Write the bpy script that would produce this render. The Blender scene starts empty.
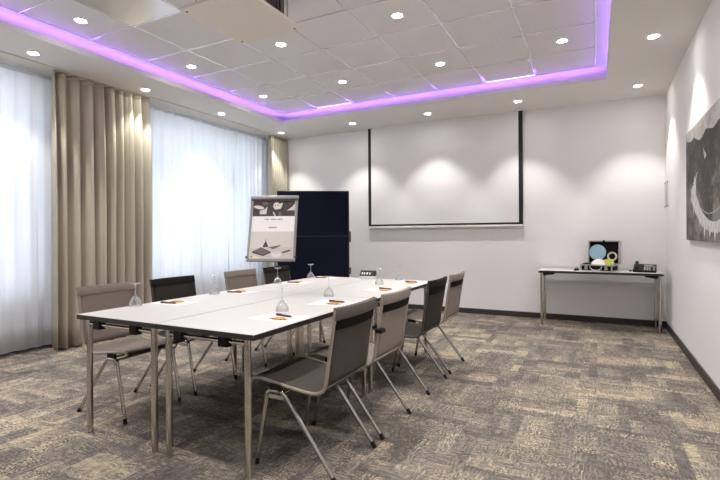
import bpy, math, random
from mathutils import Vector, Matrix

PI = math.pi
sc = bpy.context.scene
col = sc.collection
random.seed(7)

# ------------------------------------------------------------------ camera
CAM_H = 1.224
cam_d = bpy.data.cameras.new('camera')
cam = bpy.data.objects.new('camera', cam_d)
col.objects.link(cam)
cam_d.sensor_width = 36.0
cam_d.lens = 36.0 * 464.7 / 720.0
cam_d.shift_y = (234.27 - 240.0) / 720.0
cam_d.clip_start = 0.02
_f = Vector((-0.453490956, 0.891260736, -0.000502883)).normalized()
_r = Vector((0.89124533, 0.45347964, -0.00616188)).normalized()
_u = _r.cross(_f)
cam.matrix_world = Matrix(((_r.x, _u.x, -_f.x, 0.0), (_r.y, _u.y, -_f.y, 0.0),
                           (_r.z, _u.z, -_f.z, CAM_H), (0, 0, 0, 1)))
sc.camera = cam

# ------------------------------------------------------------------ world, light, exposure
SKY = 0.7            # daylight outside the windows
DAY_W = 25.0        # skylight entering through each window
SPOT_W = 50.0        # each recessed downlight
LENS_E = 52.0
LED_E = 9.0
world = bpy.data.worlds.new('overcast_sky')
sc.world = world
world.use_nodes = True
_bg = world.node_tree.nodes['Background']
_bg.inputs['Color'].default_value = (0.86, 0.93, 1.0, 1)
_bg.inputs['Strength'].default_value = SKY
sc.view_settings.view_transform = 'Standard'
sc.view_settings.look = 'None'
sc.view_settings.exposure = 0.78
sc.view_settings.gamma = 1.0
sc.view_settings.use_curve_mapping = False
sc.cycles.use_denoising = True
sc.cycles.max_bounces = 10
sc.cycles.diffuse_bounces = 7
sc.cycles.transmission_bounces = 8
sc.cycles.transparent_max_bounces = 12
sc.cycles.caustics_reflective = False
sc.cycles.caustics_refractive = False
sc.cycles.sample_clamp_indirect = 6.0

WINDOWS = [(0.35, 2.95), (3.90, 6.78)]
WZ0, WZ1 = 0.60, 2.84
XWALL = -5.50
for y0, y1 in WINDOWS:
    ld = bpy.data.lights.new('window_daylight', 'AREA')
    ld.shape = 'RECTANGLE'
    ld.size = y1 - y0
    ld.size_y = WZ1 - WZ0
    ld.energy = DAY_W
    ld.color = (0.86, 0.93, 1.0)
    lo = bpy.data.objects.new('window_daylight', ld)
    col.objects.link(lo)
    lo.location = (XWALL - 0.25, (y0 + y1) / 2, (WZ0 + WZ1) / 2)
    lo.rotation_euler = (0, -PI / 2, PI / 2 * 0)
    lo.rotation_euler = Vector((1, 0, 0)).to_track_quat('-Z', 'Z').to_euler()

# ------------------------------------------------------------------ materials
def new_mat(name):
    m = bpy.data.materials.new(name)
    m.use_nodes = True
    nt = m.node_tree
    return m, nt, nt.nodes['Principled BSDF']

def sset(b, **k):
    names = dict(color='Base Color', rough='Roughness', metal='Metallic', trans='Transmission Weight',
                 emit='Emission Strength', ecol='Emission Color', ior='IOR', spec='Specular IOR Level', alpha='Alpha')
    for kk, v in k.items():
        if kk in ('color', 'ecol'):
            v = (*v, 1.0)
        b.inputs[names[kk]].default_value = v

def pmat(name, color, rough=0.5, metal=0.0, noise=0.0, nscale=60.0, bump=0.0, stretch=(1, 1, 1), **k):
    m, nt, b = new_mat(name)
    sset(b, color=color, rough=rough, metal=metal, **k)
    if noise or bump:
        tc = nt.nodes.new('ShaderNodeTexCoord')
        mp = nt.nodes.new('ShaderNodeMapping')
        mp.inputs['Scale'].default_value = stretch
        nz = nt.nodes.new('ShaderNodeTexNoise')
        nz.inputs['Scale'].default_value = nscale
        nz.inputs['Detail'].default_value = 4
        nt.links.new(tc.outputs['Object'], mp.inputs['Vector'])
        nt.links.new(mp.outputs['Vector'], nz.inputs['Vector'])
        if noise:
            rp = nt.nodes.new('ShaderNodeValToRGB')
            a = tuple(max(0, c * (1 - noise)) for c in color)
            c2 = tuple(min(1, c * (1 + noise)) for c in color)
            rp.color_ramp.elements[0].position = 0.3
            rp.color_ramp.elements[1].position = 0.7
            rp.color_ramp.elements[0].color = (*a, 1)
            rp.color_ramp.elements[1].color = (*c2, 1)
            nt.links.new(nz.outputs['Fac'], rp.inputs['Fac'])
            nt.links.new(rp.outputs['Color'], b.inputs['Base Color'])
        if bump:
            bp = nt.nodes.new('ShaderNodeBump')
            bp.inputs['Strength'].default_value = bump
            bp.inputs['Distance'].default_value = 0.004
            nt.links.new(nz.outputs['Fac'], bp.inputs['Height'])
            nt.links.new(bp.outputs['Normal'], b.inputs['Normal'])
    return m

def cloth_mat(name, color, amount=0.25, scale=900.0, rough=0.85):
    """woven mesh: two crossed waves vary the thread colour"""
    m, nt, b = new_mat(name)
    sset(b, rough=rough, spec=0.12)
    tc = nt.nodes.new('ShaderNodeTexCoord')
    nz = nt.nodes.new('ShaderNodeTexNoise')
    nz.inputs['Scale'].default_value = scale
    nz.inputs['Detail'].default_value = 2
    nt.links.new(tc.outputs['Object'], nz.inputs['Vector'])
    rp = nt.nodes.new('ShaderNodeValToRGB')
    rp.color_ramp.elements[0].position = 0.35
    rp.color_ramp.elements[1].position = 0.65
    rp.color_ramp.elements[0].color = (*[c * (1 - amount) for c in color], 1)
    rp.color_ramp.elements[1].color = (*[min(1, c * (1 + amount)) for c in color], 1)
    nt.links.new(nz.outputs['Fac'], rp.inputs['Fac'])
    nt.links.new(rp.outputs['Color'], b.inputs['Base Color'])
    return m

def curtain_mat(name, color, trans_w, transp, cool=(1, 1, 1)):
    m = bpy.data.materials.new(name)
    m.use_nodes = True
    nt = m.node_tree
    nt.nodes.clear()
    out = nt.nodes.new('ShaderNodeOutputMaterial')
    df = nt.nodes.new('ShaderNodeBsdfDiffuse')
    df.inputs['Color'].default_value = (*color, 1)
    tl = nt.nodes.new('ShaderNodeBsdfTranslucent')
    tl.inputs['Color'].default_value = (*[a * b for a, b in zip(color, cool)], 1)
    mx = nt.nodes.new('ShaderNodeMixShader')
    mx.inputs['Fac'].default_value = trans_w
    nt.links.new(df.outputs[0], mx.inputs[1])
    nt.links.new(tl.outputs[0], mx.inputs[2])
    last = mx
    if transp > 0:
        tp = nt.nodes.new('ShaderNodeBsdfTransparent')
        m2 = nt.nodes.new('ShaderNodeMixShader')
        m2.inputs['Fac'].default_value = transp
        nt.links.new(mx.outputs[0], m2.inputs[1])
        nt.links.new(tp.outputs[0], m2.inputs[2])
        last = m2
    nt.links.new(last.outputs[0], out.inputs['Surface'])
    return m

def pane_mat(name, tint=(1, 1, 1), gloss=0.06, rough=0.02):
    m = bpy.data.materials.new(name)
    m.use_nodes = True
    nt = m.node_tree
    nt.nodes.clear()
    out = nt.nodes.new('ShaderNodeOutputMaterial')
    tp = nt.nodes.new('ShaderNodeBsdfTransparent')
    tp.inputs['Color'].default_value = (*tint, 1)
    gl = nt.nodes.new('ShaderNodeBsdfGlossy')
    gl.inputs['Roughness'].default_value = rough
    mx = nt.nodes.new('ShaderNodeMixShader')
    mx.inputs['Fac'].default_value = gloss
    nt.links.new(tp.outputs[0], mx.inputs[1])
    nt.links.new(gl.outputs[0], mx.inputs[2])
    nt.links.new(mx.outputs[0], out.inputs['Surface'])
    return m

def emit_mat(name, color, strength):
    m, nt, b = new_mat(name)
    sset(b, color=(0.8, 0.8, 0.8), ecol=color, emit=strength)
    return m

def carpet_mat():
    m, nt, b = new_mat('carpet_tile')
    N = nt.nodes.new
    L = nt.links.new
    sset(b, rough=0.95, spec=0.1)
    tc = N('ShaderNodeTexCoord')
    def mapped(scale, loc=(0, 0, 0)):
        mp = N('ShaderNodeMapping')
        mp.inputs['Scale'].default_value = scale
        mp.inputs['Location'].default_value = loc
        L(tc.outputs['Object'], mp.inputs['Vector'])
        return mp.outputs['Vector']
    def noise(vec, scale, detail=3, rough=0.6):
        n = N('ShaderNodeTexNoise')
        n.inputs['Scale'].default_value = scale
        n.inputs['Detail'].default_value = detail
        n.inputs['Roughness'].default_value = rough
        L(vec, n.inputs['Vector'])
        return n.outputs['Fac']
    def math_(op, a, b2, clamp=False):
        n = N('ShaderNodeMath')
        n.operation = op
        n.use_clamp = clamp
        for i, v in enumerate((a, b2)):
            if isinstance(v, (int, float)):
                n.inputs[i].default_value = v
            else:
                L(v, n.inputs[i])
        return n.outputs[0]
    def mix(f, a, b2):
        n = N('ShaderNodeMix')
        n.data_type = 'FLOAT'
        for s, v in ((0, f), (2, a), (3, b2)):
            if isinstance(v, (int, float)):
                n.inputs[s].default_value = v
            else:
                L(v, n.inputs[s])
        return n.outputs[0]
    # each half-metre tile is laid one way or the other
    ch = N('ShaderNodeTexChecker')
    ch.inputs['Scale'].default_value = 2.0
    ch.inputs['Color1'].default_value = (0, 0, 0, 1)
    ch.inputs['Color2'].default_value = (1, 1, 1, 1)
    L(mapped((1, 1, 0), (0.13, 0.21, 0.25)), ch.inputs['Vector'])
    vm = N('ShaderNodeVectorMath')
    vm.operation = 'SNAP'
    vm.inputs[1].default_value = (0.5, 0.5, 1)
    L(mapped((1, 1, 0), (0.065, 0.105, 0)), vm.inputs[0])
    wn = N('ShaderNodeTexWhiteNoise')
    wn.noise_dimensions = '3D'
    L(vm.outputs[0], wn.inputs['Vector'])
    tile = wn.outputs['Value']
    # blotches: blocks with ragged edges drawn out along x or y
    nd = N('ShaderNodeTexNoise')
    nd.inputs['Scale'].default_value = 85
    nd.inputs['Detail'].default_value = 3
    L(mapped((1, 1, 1)), nd.inputs['Vector'])
    sb = N('ShaderNodeVectorMath')
    sb.operation = 'SUBTRACT'
    sb.inputs[1].default_value = (0.5, 0.5, 0.5)
    L(nd.outputs['Color'], sb.inputs[0])
    scv = N('ShaderNodeVectorMath')
    scv.operation = 'SCALE'
    scv.inputs['Scale'].default_value = 0.05
    L(sb.outputs[0], scv.inputs[0])
    rag = N('ShaderNodeVectorMath')
    rag.operation = 'ADD'
    L(mapped((1, 1, 0)), rag.inputs[0])
    L(scv.outputs[0], rag.inputs[1])
    def block(cell, stretch, loc):
        sn = N('ShaderNodeVectorMath')
        sn.operation = 'SNAP'
        sn.inputs[1].default_value = (*cell, 1)
        L(rag.outputs[0], sn.inputs[0])
        mp = N('ShaderNodeMapping')
        mp.inputs['Scale'].default_value = stretch
        mp.inputs['Location'].default_value = loc
        L(sn.outputs[0], mp.inputs['Vector'])
        return noise(mp.outputs['Vector'], 3.2, 3, 0.6)
    bx_ = block((0.25, 0.0625), (0.55, 1.7, 1), (0, 0, 0))
    by_ = block((0.0625, 0.25), (1.7, 0.55, 1), (7, 3, 0))
    blot = mix(ch.outputs['Fac'], bx_, by_)
    big = noise(mapped((0.8, 1.6, 1), (2, 9, 0)), 1.3, 3)
    def dashes(vec):
        bk = N('ShaderNodeTexBrick')
        bk.inputs['Color1'].default_value = (0, 0, 0, 1)
        bk.inputs['Color2'].default_value = (1, 1, 1, 1)
        bk.inputs['Mortar Size'].default_value = 0.0
        bk.inputs['Scale'].default_value = 1.0
        bk.inputs['Brick Width'].default_value = 0.034
        bk.inputs['Row Height'].default_value = 0.007
        bk.offset = 0.37
        L(vec, bk.inputs['Vector'])
        return bk.outputs['Color']
    mr = N('ShaderNodeMapping')
    mr.inputs['Rotation'].default_value = (0, 0, PI / 2)
    L(tc.outputs['Object'], mr.inputs['Vector'])
    tx = dashes(mapped((1, 1, 0), (0.01, 0.013, 0)))
    ty = dashes(mr.outputs['Vector'])
    sel = noise(mapped((1, 1, 1), (4, 1, 0)), 7.0, 2)
    sel = math_('MULTIPLY', math_('SUBTRACT', sel, 0.42), 6.0, True)
    thread = mix(sel, tx, ty)
    grain = noise(mapped((1, 1, 1)), 240, 1)
    s = math_('ADD', math_('MULTIPLY', blot, 1.75), math_('MULTIPLY', big, 0.35))
    s = math_('ADD', s, math_('MULTIPLY', tile, 0.16))
    s = math_('ADD', s, math_('MULTIPLY', math_('ADD', math_('MULTIPLY', thread, 0.30), 0.35), 1.35))
    s = math_('ADD', s, math_('MULTIPLY', grain, 0.55))
    s = math_('SUBTRACT', s, 1.66)
    rp = N('ShaderNodeValToRGB')
    e = rp.color_ramp.elements
    e[0].position = 0.12
    e[0].color = (0.082, 0.073, 0.066, 1)
    e[1].position = 0.90
    e[1].color = (0.52, 0.43, 0.295, 1)
    for p, c in ((0.32, (0.125, 0.113, 0.103)), (0.50, (0.195, 0.174, 0.152)), (0.66, (0.31, 0.263, 0.2))):
        x = e.new(p)
        x.color = (*c, 1)
    L(s, rp.inputs['Fac'])
    L(rp.outputs['Color'], b.inputs['Base Color'])
    bp = N('ShaderNodeBump')
    bp.inputs['Strength'].default_value = 0.5
    bp.inputs['Distance'].default_value = 0.004
    L(math_('ADD', thread, grain), bp.inputs['Height'])
    L(bp.outputs['Normal'], b.inputs['Normal'])
    return m

def rock_mat():
    m, nt, b = new_mat('photo_print_rock')
    N = nt.nodes.new
    L = nt.links.new
    sset(b, rough=0.6)
    tc = N('ShaderNodeTexCoord')
    n1 = N('ShaderNodeTexNoise')
    n1.inputs['Scale'].default_value = 15
    n1.inputs['Detail'].default_value = 9
    n1.inputs['Roughness'].default_value = 0.72
    L(tc.outputs['Object'], n1.inputs['Vector'])
    n2 = N('ShaderNodeTexNoise')
    n2.inputs['Scale'].default_value = 2.2
    n2.inputs['Detail'].default_value = 3
    L(tc.outputs['Object'], n2.inputs['Vector'])
    ad = N('ShaderNodeMath')
    ad.operation = 'ADD'
    L(n1.outputs['Fac'], ad.inputs[0])
    L(n2.outputs['Fac'], ad.inputs[1])
    hv = N('ShaderNodeMath')
    hv.operation = 'MULTIPLY'
    hv.inputs[1].default_value = 0.5
    L(ad.outputs[0], hv.inputs[0])
    rp = N('ShaderNodeValToRGB')
    e = rp.color_ramp.elements
    e[0].position = 0.43
    e[0].color = (0.008, 0.007, 0.006, 1)
    e[1].position = 0.575
    e[1].color = (0.19, 0.168, 0.15, 1)
    x = e.new(0.5)
    x.color = (0.045, 0.039, 0.034, 1)
    L(hv.outputs[0], rp.inputs['Fac'])
    L(rp.outputs['Color'], b.inputs['Base Color'])
    return m

M = dict(
    wall=pmat('white_wall_paint', (0.88, 0.865, 0.86), 0.9, bump=0.06, nscale=180),
    soffit=pmat('ceiling_paint', (0.77, 0.75, 0.72), 0.9, bump=0.04, nscale=150),
    tile=pmat('mineral_ceiling_tile', (0.77, 0.75, 0.745), 0.85, noise=0.04, nscale=350, bump=0.1),
    bar=pmat('white_lacquered_grid', (0.84, 0.83, 0.85), 0.22, 0.4),
    gloss_tile=pmat('glossy_metal_tile', (0.78, 0.77, 0.75), 0.2, 0.4, bump=0.02, nscale=14),
    baseboard=pmat('dark_baseboard', (0.035, 0.030, 0.027), 0.5, noise=0.2, nscale=30),
    carpet=carpet_mat(),
    pvc=pmat('white_window_frame', (0.8, 0.8, 0.8), 0.4),
    pane=pane_mat('window_glass', (0.97, 0.99, 1.0)),
    rail=pmat('cream_curtain_track', (0.70, 0.66, 0.60), 0.5),
    drape=None, sheer=curtain_mat('sheer_voile', (0.90, 0.91, 0.94), 0.55, 0.07),
    led=emit_mat('violet_led_strip', (0.40, 0.20, 1.0), LED_E),
    slot=emit_mat('pale_violet_edge_glow', (0.86, 0.72, 1.0), 0.85),  # emission that stands in for the bright far edge of the panels
    lens=emit_mat('warm_lamp_lens', (1.0, 0.96, 0.90), LENS_E),
    ring=pmat('white_lamp_ring', (0.82, 0.81, 0.79), 0.35),
    top=pmat('warm_white_laminate', (0.56, 0.55, 0.535), 0.4, noise=0.03, nscale=120, stretch=(1, 8, 1)),
    edge=pmat('black_table_edge', (0.022, 0.020, 0.019), 0.45),
    chrome=pmat('brushed_chrome', (0.58, 0.55, 0.51), 0.14, 1.0, noise=0.06, nscale=90, stretch=(8, 8, 0.6)),
    black=pmat('black_plastic', (0.009, 0.0085, 0.0085), 0.45, spec=0.2),
    steel_leg=pmat('polished_steel_tube', (0.47, 0.455, 0.43), 0.15, 1.0, noise=0.05, nscale=60),
    taupe=cloth_mat('taupe_mesh', (0.24, 0.205, 0.18)),
    charcoal=cloth_mat('charcoal_mesh', (0.072, 0.064, 0.058), 0.35),
    blackmesh=cloth_mat('black_mesh', (0.042, 0.038, 0.035), 0.35),
    taupe_band=cloth_mat('taupe_band', (0.275, 0.24, 0.21)),
    charcoal_band=cloth_mat('charcoal_band', (0.13, 0.115, 0.10)),
    black_band=cloth_mat('black_band', (0.022, 0.02, 0.02)),
    strap=cloth_mat('black_strap', (0.007, 0.0065, 0.006)),
    rail_taupe=pmat('taupe_alloy_rail', (0.36, 0.32, 0.265), 0.42, 0.35),
    rail_dark=pmat('dark_alloy_rail', (0.075, 0.068, 0.06), 0.42, 0.3),
    navy=cloth_mat('navy_felt', (0.0085, 0.0105, 0.022), 0.25, 500, 0.95),
    dark_alu=pmat('dark_aluminium', (0.018, 0.018, 0.022), 0.5, 0.2),
    alu=pmat('satin_aluminium', (0.56, 0.55, 0.54), 0.32, 1.0, noise=0.04, nscale=60),
    grey_alu=pmat('grey_frame_alloy', (0.30, 0.29, 0.285), 0.4, 0.7),
    screen=pmat('projection_cloth', (0.80, 0.79, 0.785), 0.95),
    screen_black=pmat('black_screen_border', (0.010, 0.010, 0.010), 0.8),
    white_plastic=pmat('white_plastic', (0.80, 0.79, 0.77), 0.4),
    plate=pmat('beige_lacquer', (0.74, 0.69, 0.60), 0.5),
    proj=pmat('dark_grey_housing', (0.10, 0.095, 0.095), 0.5),
    paper=pmat('white_paper', (0.74, 0.725, 0.70), 0.8),
    pen=pmat('plum_pen_barrel', (0.055, 0.018, 0.045), 0.35),
    pen_red=pmat('dark_red_pen_barrel', (0.10, 0.018, 0.022), 0.35),
    sweet=pmat('amber_wrapper', (0.50, 0.30, 0.085), 0.4, noise=0.35, nscale=70),
    blue_card=pmat('light_blue_card', (0.36, 0.56, 0.67), 0.7),
    green_card=pmat('yellow_green_card', (0.42, 0.44, 0.075), 0.7),
    cream=pmat('cream_tape', (0.66, 0.62, 0.49), 0.6),
    foam=cloth_mat('black_case_foam', (0.014, 0.012, 0.012)),
    rock=rock_mat(),
    print_light=pmat('photo_print_light', (0.40, 0.38, 0.365), 0.6, noise=0.25, nscale=9),
    print_water=pmat('photo_print_white', (0.58, 0.56, 0.545), 0.6, noise=0.3, nscale=16, stretch=(1, 3, 1)),
    ink=pmat('poster_dark_ink', (0.040, 0.030, 0.027), 0.5, noise=0.5, nscale=22),
    ink_mid=pmat('poster_brown_ink', (0.13, 0.105, 0.092), 0.5),
    ink_light=pmat('poster_pale_ink', (0.60, 0.57, 0.55), 0.5),
    ink_bg=pmat('poster_desk_ink', (0.52, 0.485, 0.46), 0.5, noise=0.06, nscale=6),
    ink_cup=pmat('poster_cup_ink', (0.66, 0.67, 0.72), 0.5),
    ink_text=pmat('poster_text_ink', (0.22, 0.20, 0.20), 0.5),
    ink_faint=pmat('poster_faint_text_ink', (0.60, 0.58, 0.58), 0.5),
    poster=pmat('poster_paper', (0.83, 0.81, 0.82), 0.5),
    lcd=pmat('grey_display', (0.30, 0.31, 0.30), 0.25),
    key=pmat('grey_keys', (0.36, 0.35, 0.34), 0.5),
)
M['drape'] = curtain_mat('beige_drape_cloth', (0.48, 0.445, 0.365), 0.0, 0.0)
def glass_mat():
    m = bpy.data.materials.new('clear_glass')
    m.use_nodes = True
    nt = m.node_tree
    nt.nodes.clear()
    out = nt.nodes.new('ShaderNodeOutputMaterial')
    tp = nt.nodes.new('ShaderNodeBsdfTransparent')
    tp.inputs['Color'].default_value = (0.97, 0.975, 0.98, 1)
    gl = nt.nodes.new('ShaderNodeBsdfGlossy')
    gl.inputs['Roughness'].default_value = 0.06
    df = nt.nodes.new('ShaderNodeBsdfDiffuse')
    df.inputs['Color'].default_value = (0.9, 0.9, 0.9, 1)
    sh = nt.nodes.new('ShaderNodeMixShader')
    sh.inputs['Fac'].default_value = 0.35
    nt.links.new(gl.outputs[0], sh.inputs[1])
    nt.links.new(df.outputs[0], sh.inputs[2])
    lw = nt.nodes.new('ShaderNodeLayerWeight')
    lw.inputs['Blend'].default_value = 0.35
    mr = nt.nodes.new('ShaderNodeMapRange')
    mr.inputs['To Min'].default_value = 0.07
    mr.inputs['To Max'].default_value = 0.75
    nt.links.new(lw.outputs['Facing'], mr.inputs['Value'])
    mx = nt.nodes.new('ShaderNodeMixShader')
    nt.links.new(mr.outputs[0], mx.inputs['Fac'])
    nt.links.new(tp.outputs[0], mx.inputs[1])
    nt.links.new(sh.outputs[0], mx.inputs[2])
    nt.links.new(mx.outputs[0], out.inputs['Surface'])
    return m
M['glass'] = glass_mat()
M['acrylic'] = pane_mat('acrylic_sheet', (0.90, 0.90, 0.91), 0.08, 0.05)

# ------------------------------------------------------------------ mesh helpers
class MB:
    """collects shapes for ONE mesh object; every face carries a material slot"""
    def __init__(s):
        s.v, s.f, s.m, s.sm = [], [], [], []
    def add(s, vs, fs, mi=0, smooth=False, T=None):
        o = len(s.v)
        for p in vs:
            p = Vector(p)
            s.v.append(tuple(T @ p if T is not None else p))
        for f in fs:
            s.f.append(tuple(i + o for i in f))
            s.m.append(mi)
            s.sm.append(smooth)
        return s
    def box(s, lo, hi, mi=0, T=None):
        x0, y0, z0 = lo
        x1, y1, z1 = hi
        vs = [(x0, y0, z0), (x1, y0, z0), (x1, y1, z0), (x0, y1, z0), (x0, y0, z1), (x1, y0, z1), (x1, y1, z1), (x0, y1, z1)]
        fs = [(0, 3, 2, 1), (4, 5, 6, 7), (0, 1, 5, 4), (1, 2, 6, 5), (2, 3, 7, 6), (3, 0, 4, 7)]
        return s.add(vs, fs, mi, False, T)
    def prism(s, pts, a, b, axis='z', mi=0, T=None):
        """outline pts (2-D, counter-clockwise) pushed from a to b along an axis"""
        n = len(pts)
        def P(p, h):
            if axis == 'z':
                return (p[0], p[1], h)
            if axis == 'y':
                return (p[0], h, p[1])
            return (h, p[0], p[1])
        vs = [P(p, a) for p in pts] + [P(p, b) for p in pts]
        fs = [tuple(range(n))[::-1], tuple(range(n, 2 * n))]
        fs += [(i, (i + 1) % n, n + (i + 1) % n, n + i) for i in range(n)]
        return s.add(vs, fs, mi, False, T)
    def rbox(s, lo, hi, r=0.005, mi=0, T=None, seg=3):
        """box with rounded vertical edges"""
        x0, y0, z0 = lo
        x1, y1, z1 = hi
        pts = []
        for cx, cy, a0 in ((x1 - r, y0 + r, -PI / 2), (x1 - r, y1 - r, 0), (x0 + r, y1 - r, PI / 2), (x0 + r, y0 + r, PI)):
            for k in range(seg + 1):
                a = a0 + PI / 2 * k / seg
                pts.append((cx + r * math.cos(a), cy + r * math.sin(a)))
        return s.prism(pts, z0, z1, 'z', mi, T)
    def tube(s, path, r, n=12, mi=0, closed_ends=True, T=None, flat=1.0):
        path = [Vector(p) for p in path]
        rings = []
        prev = None
        for i, p in enumerate(path):
            if i == 0:
                t = path[1] - p
            elif i == len(path) - 1:
                t = p - path[i - 1]
            else:
                t = (path[i + 1] - p).normalized() + (p - path[i - 1]).normalized()
            t.normalize()
            if prev is None:
                ref = Vector((0, 0, 1)) if abs(t.z) < 0.9 else Vector((0, 1, 0))
                a = t.cross(ref).normalized()
            else:
                a = (prev - t * prev.dot(t)).normalized()
            prev = a
            b = t.cross(a)
            rr = r[i] if isinstance(r, (list, tuple)) else r
            rings.append([p + a * math.cos(2 * PI * k / n) * rr + b * math.sin(2 * PI * k / n) * rr * flat for k in range(n)])
        vs = [q for ring in rings for q in ring]
        fs = []
        for i in range(len(rings) - 1):
            for k in range(n):
                k2 = (k + 1) % n
                fs.append((i * n + k, i * n + k2, (i + 1) * n + k2, (i + 1) * n + k))
        s.add(vs, fs, mi, True, T)
        if closed_ends:
            s.add(rings[0], [tuple(range(n))[::-1]], mi, False, T)
            s.add(rings[-1], [tuple(range(n))], mi, False, T)
        return s
    def lathe(s, prof, n=24, mi=0, T=None, closed=False):
        """profile (r, z) turned about z"""
        vs, fs = [], []
        for r, z in prof:
            for k in range(n):
                a = 2 * PI * k / n
                vs.append((r * math.cos(a), r * math.sin(a), z))
        m = len(prof)
        for i in range(m if closed else m - 1):
            j = (i + 1) % m
            for k in range(n):
                k2 = (k + 1) % n
                fs.append((i * n + k, i * n + k2, j * n + k2, j * n + k))
        s.add(vs, fs, mi, True, T)
        if not closed:
            if prof[0][0] > 1e-3:
                s.add(vs[:n], [tuple(range(n))[::-1]], mi, False, T)
            if prof[-1][0] > 1e-3:
                s.add(vs[-n:], [tuple(range(n))], mi, False, T)
        return s
    def strip(s, rows, mi=0, smooth=True, T=None):
        """grid surface from equal-length rows of points"""
        n = len(rows[0])
        vs = [p for r in rows for p in r]
        fs = [(i * n + k, i * n + k + 1, (i + 1) * n + k + 1, (i + 1) * n + k) for i in range(len(rows) - 1) for k in range(n - 1)]
        return s.add(vs, fs, mi, smooth, T)
    def slab(s, rows, rows2, mi=0, smooth=True, T=None):
        """closed sheet between two grids"""
        n, m = len(rows[0]), len(rows)
        vs = [p for r in rows for p in r] + [p for r in rows2 for p in r]
        o = n * m
        fs = []
        for i in range(m - 1):
            for k in range(n - 1):
                a, b, c, d = i * n + k, i * n + k + 1, (i + 1) * n + k + 1, (i + 1) * n + k
                fs.append((a, b, c, d))
                fs.append((o + d, o + c, o + b, o + a))
        for k in range(n - 1):
            fs.append((k + 1, k, o + k, o + k + 1))
            e = (m - 1) * n
            fs.append((e + k, e + k + 1, o + e + k + 1, o + e + k))
        for i in range(m - 1):
            fs.append((i * n, (i + 1) * n, o + (i + 1) * n, o + i * n))
            e = n - 1
            fs.append(((i + 1) * n + e, i * n + e, o + i * n + e, o + (i + 1) * n + e))
        return s.add(vs, fs, mi, smooth, T)

def obj(name, mb, mats, parent=None, bevel=0.0, auto=True):
    me = bpy.data.meshes.new(name)
    me.from_pydata(mb.v, [], mb.f)
    if not isinstance(mats, (list, tuple)):
        mats = [mats]
    for m in mats:
        me.materials.append(m)
    me.polygons.foreach_set('material_index', mb.m)
    me.polygons.foreach_set('use_smooth', mb.sm)
    me.update()
    o = bpy.data.objects.new(name, me)
    col.objects.link(o)
    if parent is not None:
        o.parent = parent
    if bevel:
        bv = o.modifiers.new('bevel', 'BEVEL')
        bv.width = bevel
        bv.segments = 2
        bv.limit_method = 'ANGLE'
        bv.angle_limit = math.radians(50)
    return o

def tag(o, label, cat, group=None):
    o['label'] = label
    o['category'] = cat
    if group:
        o['group'] = group
    return o

def thing(name, label, cat, loc=(0, 0, 0), rz=0.0, group=None):
    o = bpy.data.objects.new(name, None)
    o.empty_display_size = 0.1
    col.objects.link(o)
    o.location = loc
    o.rotation_euler = (0, 0, rz)
    return tag(o, label, cat, group)

def struct(name, mb, mats, parent=None, bevel=0.0):
    o = obj(name, mb, mats, parent, bevel)
    if parent is None:
        o['kind'] = 'structure'
    return o

# ------------------------------------------------------------------ the room
XR, YB, YF, H, HU = 0.795, 7.12, -1.6, 2.997, 3.15
XL0, XR0, YF0, YB0 = -4.47, 0.11, -0.9, 6.08        # opening of the raised ceiling
mb = MB().box((XWALL - 0.3, YF - 0.15, -0.12), (XR + 0.15, YB + 0.15, 0.0))
struct('floor', mb, M['carpet'])
struct('wall_back', MB().box((XWALL - 0.3, YB, 0), (XR + 0.15, YB + 0.15, 3.4)), M['wall'])
struct('wall_right', MB().box((XR, YF - 0.15, 0), (XR + 0.15, YB, 3.4)), M['wall'])
struct('wall_front', MB().box((XWALL - 0.3, YF - 0.15, 0), (XR, YF, 3.4)), M['wall'])
mb = MB()
ys = [YF] + [v for w in WINDOWS for v in w] + [YB]
for i in range(0, len(ys), 2):
    mb.box((XWALL - 0.3, ys[i], 0), (XWALL, ys[i + 1], 3.4))
for y0, y1 in WINDOWS:
    mb.box((XWALL - 0.3, y0, 0), (XWALL, y1, WZ0))
    mb.box((XWALL - 0.3, y0, WZ1), (XWALL, y1, 3.4))
struct('wall_left', mb, M['wall'])

# lower ceiling: a ring with an upstand round its opening, then the tiled ceiling above
mb = MB()
zt = H + 0.03
for lo, hi in (((XWALL, YF, H), (XL0, YB, zt)), ((XR0, YF, H), (XR, YB, zt)),
               ((XL0, YB0, H), (XR0, YB, zt)), ((XL0, YF, H), (XR0, YF0, zt))):
    mb.box(lo, hi)
lip, lt = H + 0.055, 0.012
mb.box((XL0 - lt, YF0 - lt, zt - 0.001), (XL0, YB0 + lt, lip))
mb.box((XR0, YF0 - lt, zt - 0.001), (XR0 + lt, YB0 + lt, lip))
mb.box((XL0, YB0, zt - 0.001), (XR0, YB0 + lt, lip))
mb.box((XL0, YF0 - lt, zt - 0.001), (XR0, YF0, lip))
cx0, cx1, cy0, cy1 = XL0 - 0.36, XR0 + 0.36, YF0 - 0.36, YB0 + 0.36
mb.box((cx0 - 0.02, cy0, zt - 0.001), (cx0, cy1, HU))
mb.box((cx1, cy0, zt - 0.001), (cx1 + 0.02, cy1, HU))
mb.box((cx0, cy1, zt - 0.001), (cx1, cy1 + 0.02, HU))
mb.box((cx0, cy0 - 0.02, zt - 0.001), (cx1, cy0, HU))
struct('ceiling', mb, M['soffit'])
GX = [-4.42 + 0.6314 * k for k in range(8)]
GY = [6.03 - 0.6314 * k for k in range(12)]
mb = MB().box((cx0 - 0.02, cy0 - 0.02, HU), (cx1 + 0.02, cy1 + 0.02, HU + 0.12), 0)
struct('ceiling_tiles', mb, [M['tile']])
mb = MB()
bw, bd = 0.008, 0.004
for x in GX:
    mb.box((x - bw, GY[-1], HU - bd), (x + bw, GY[0], HU))
for y in GY:
    mb.box((GX[0], y - bw, HU - bd - 0.0006), (GX[-1], y + bw, HU))
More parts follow.
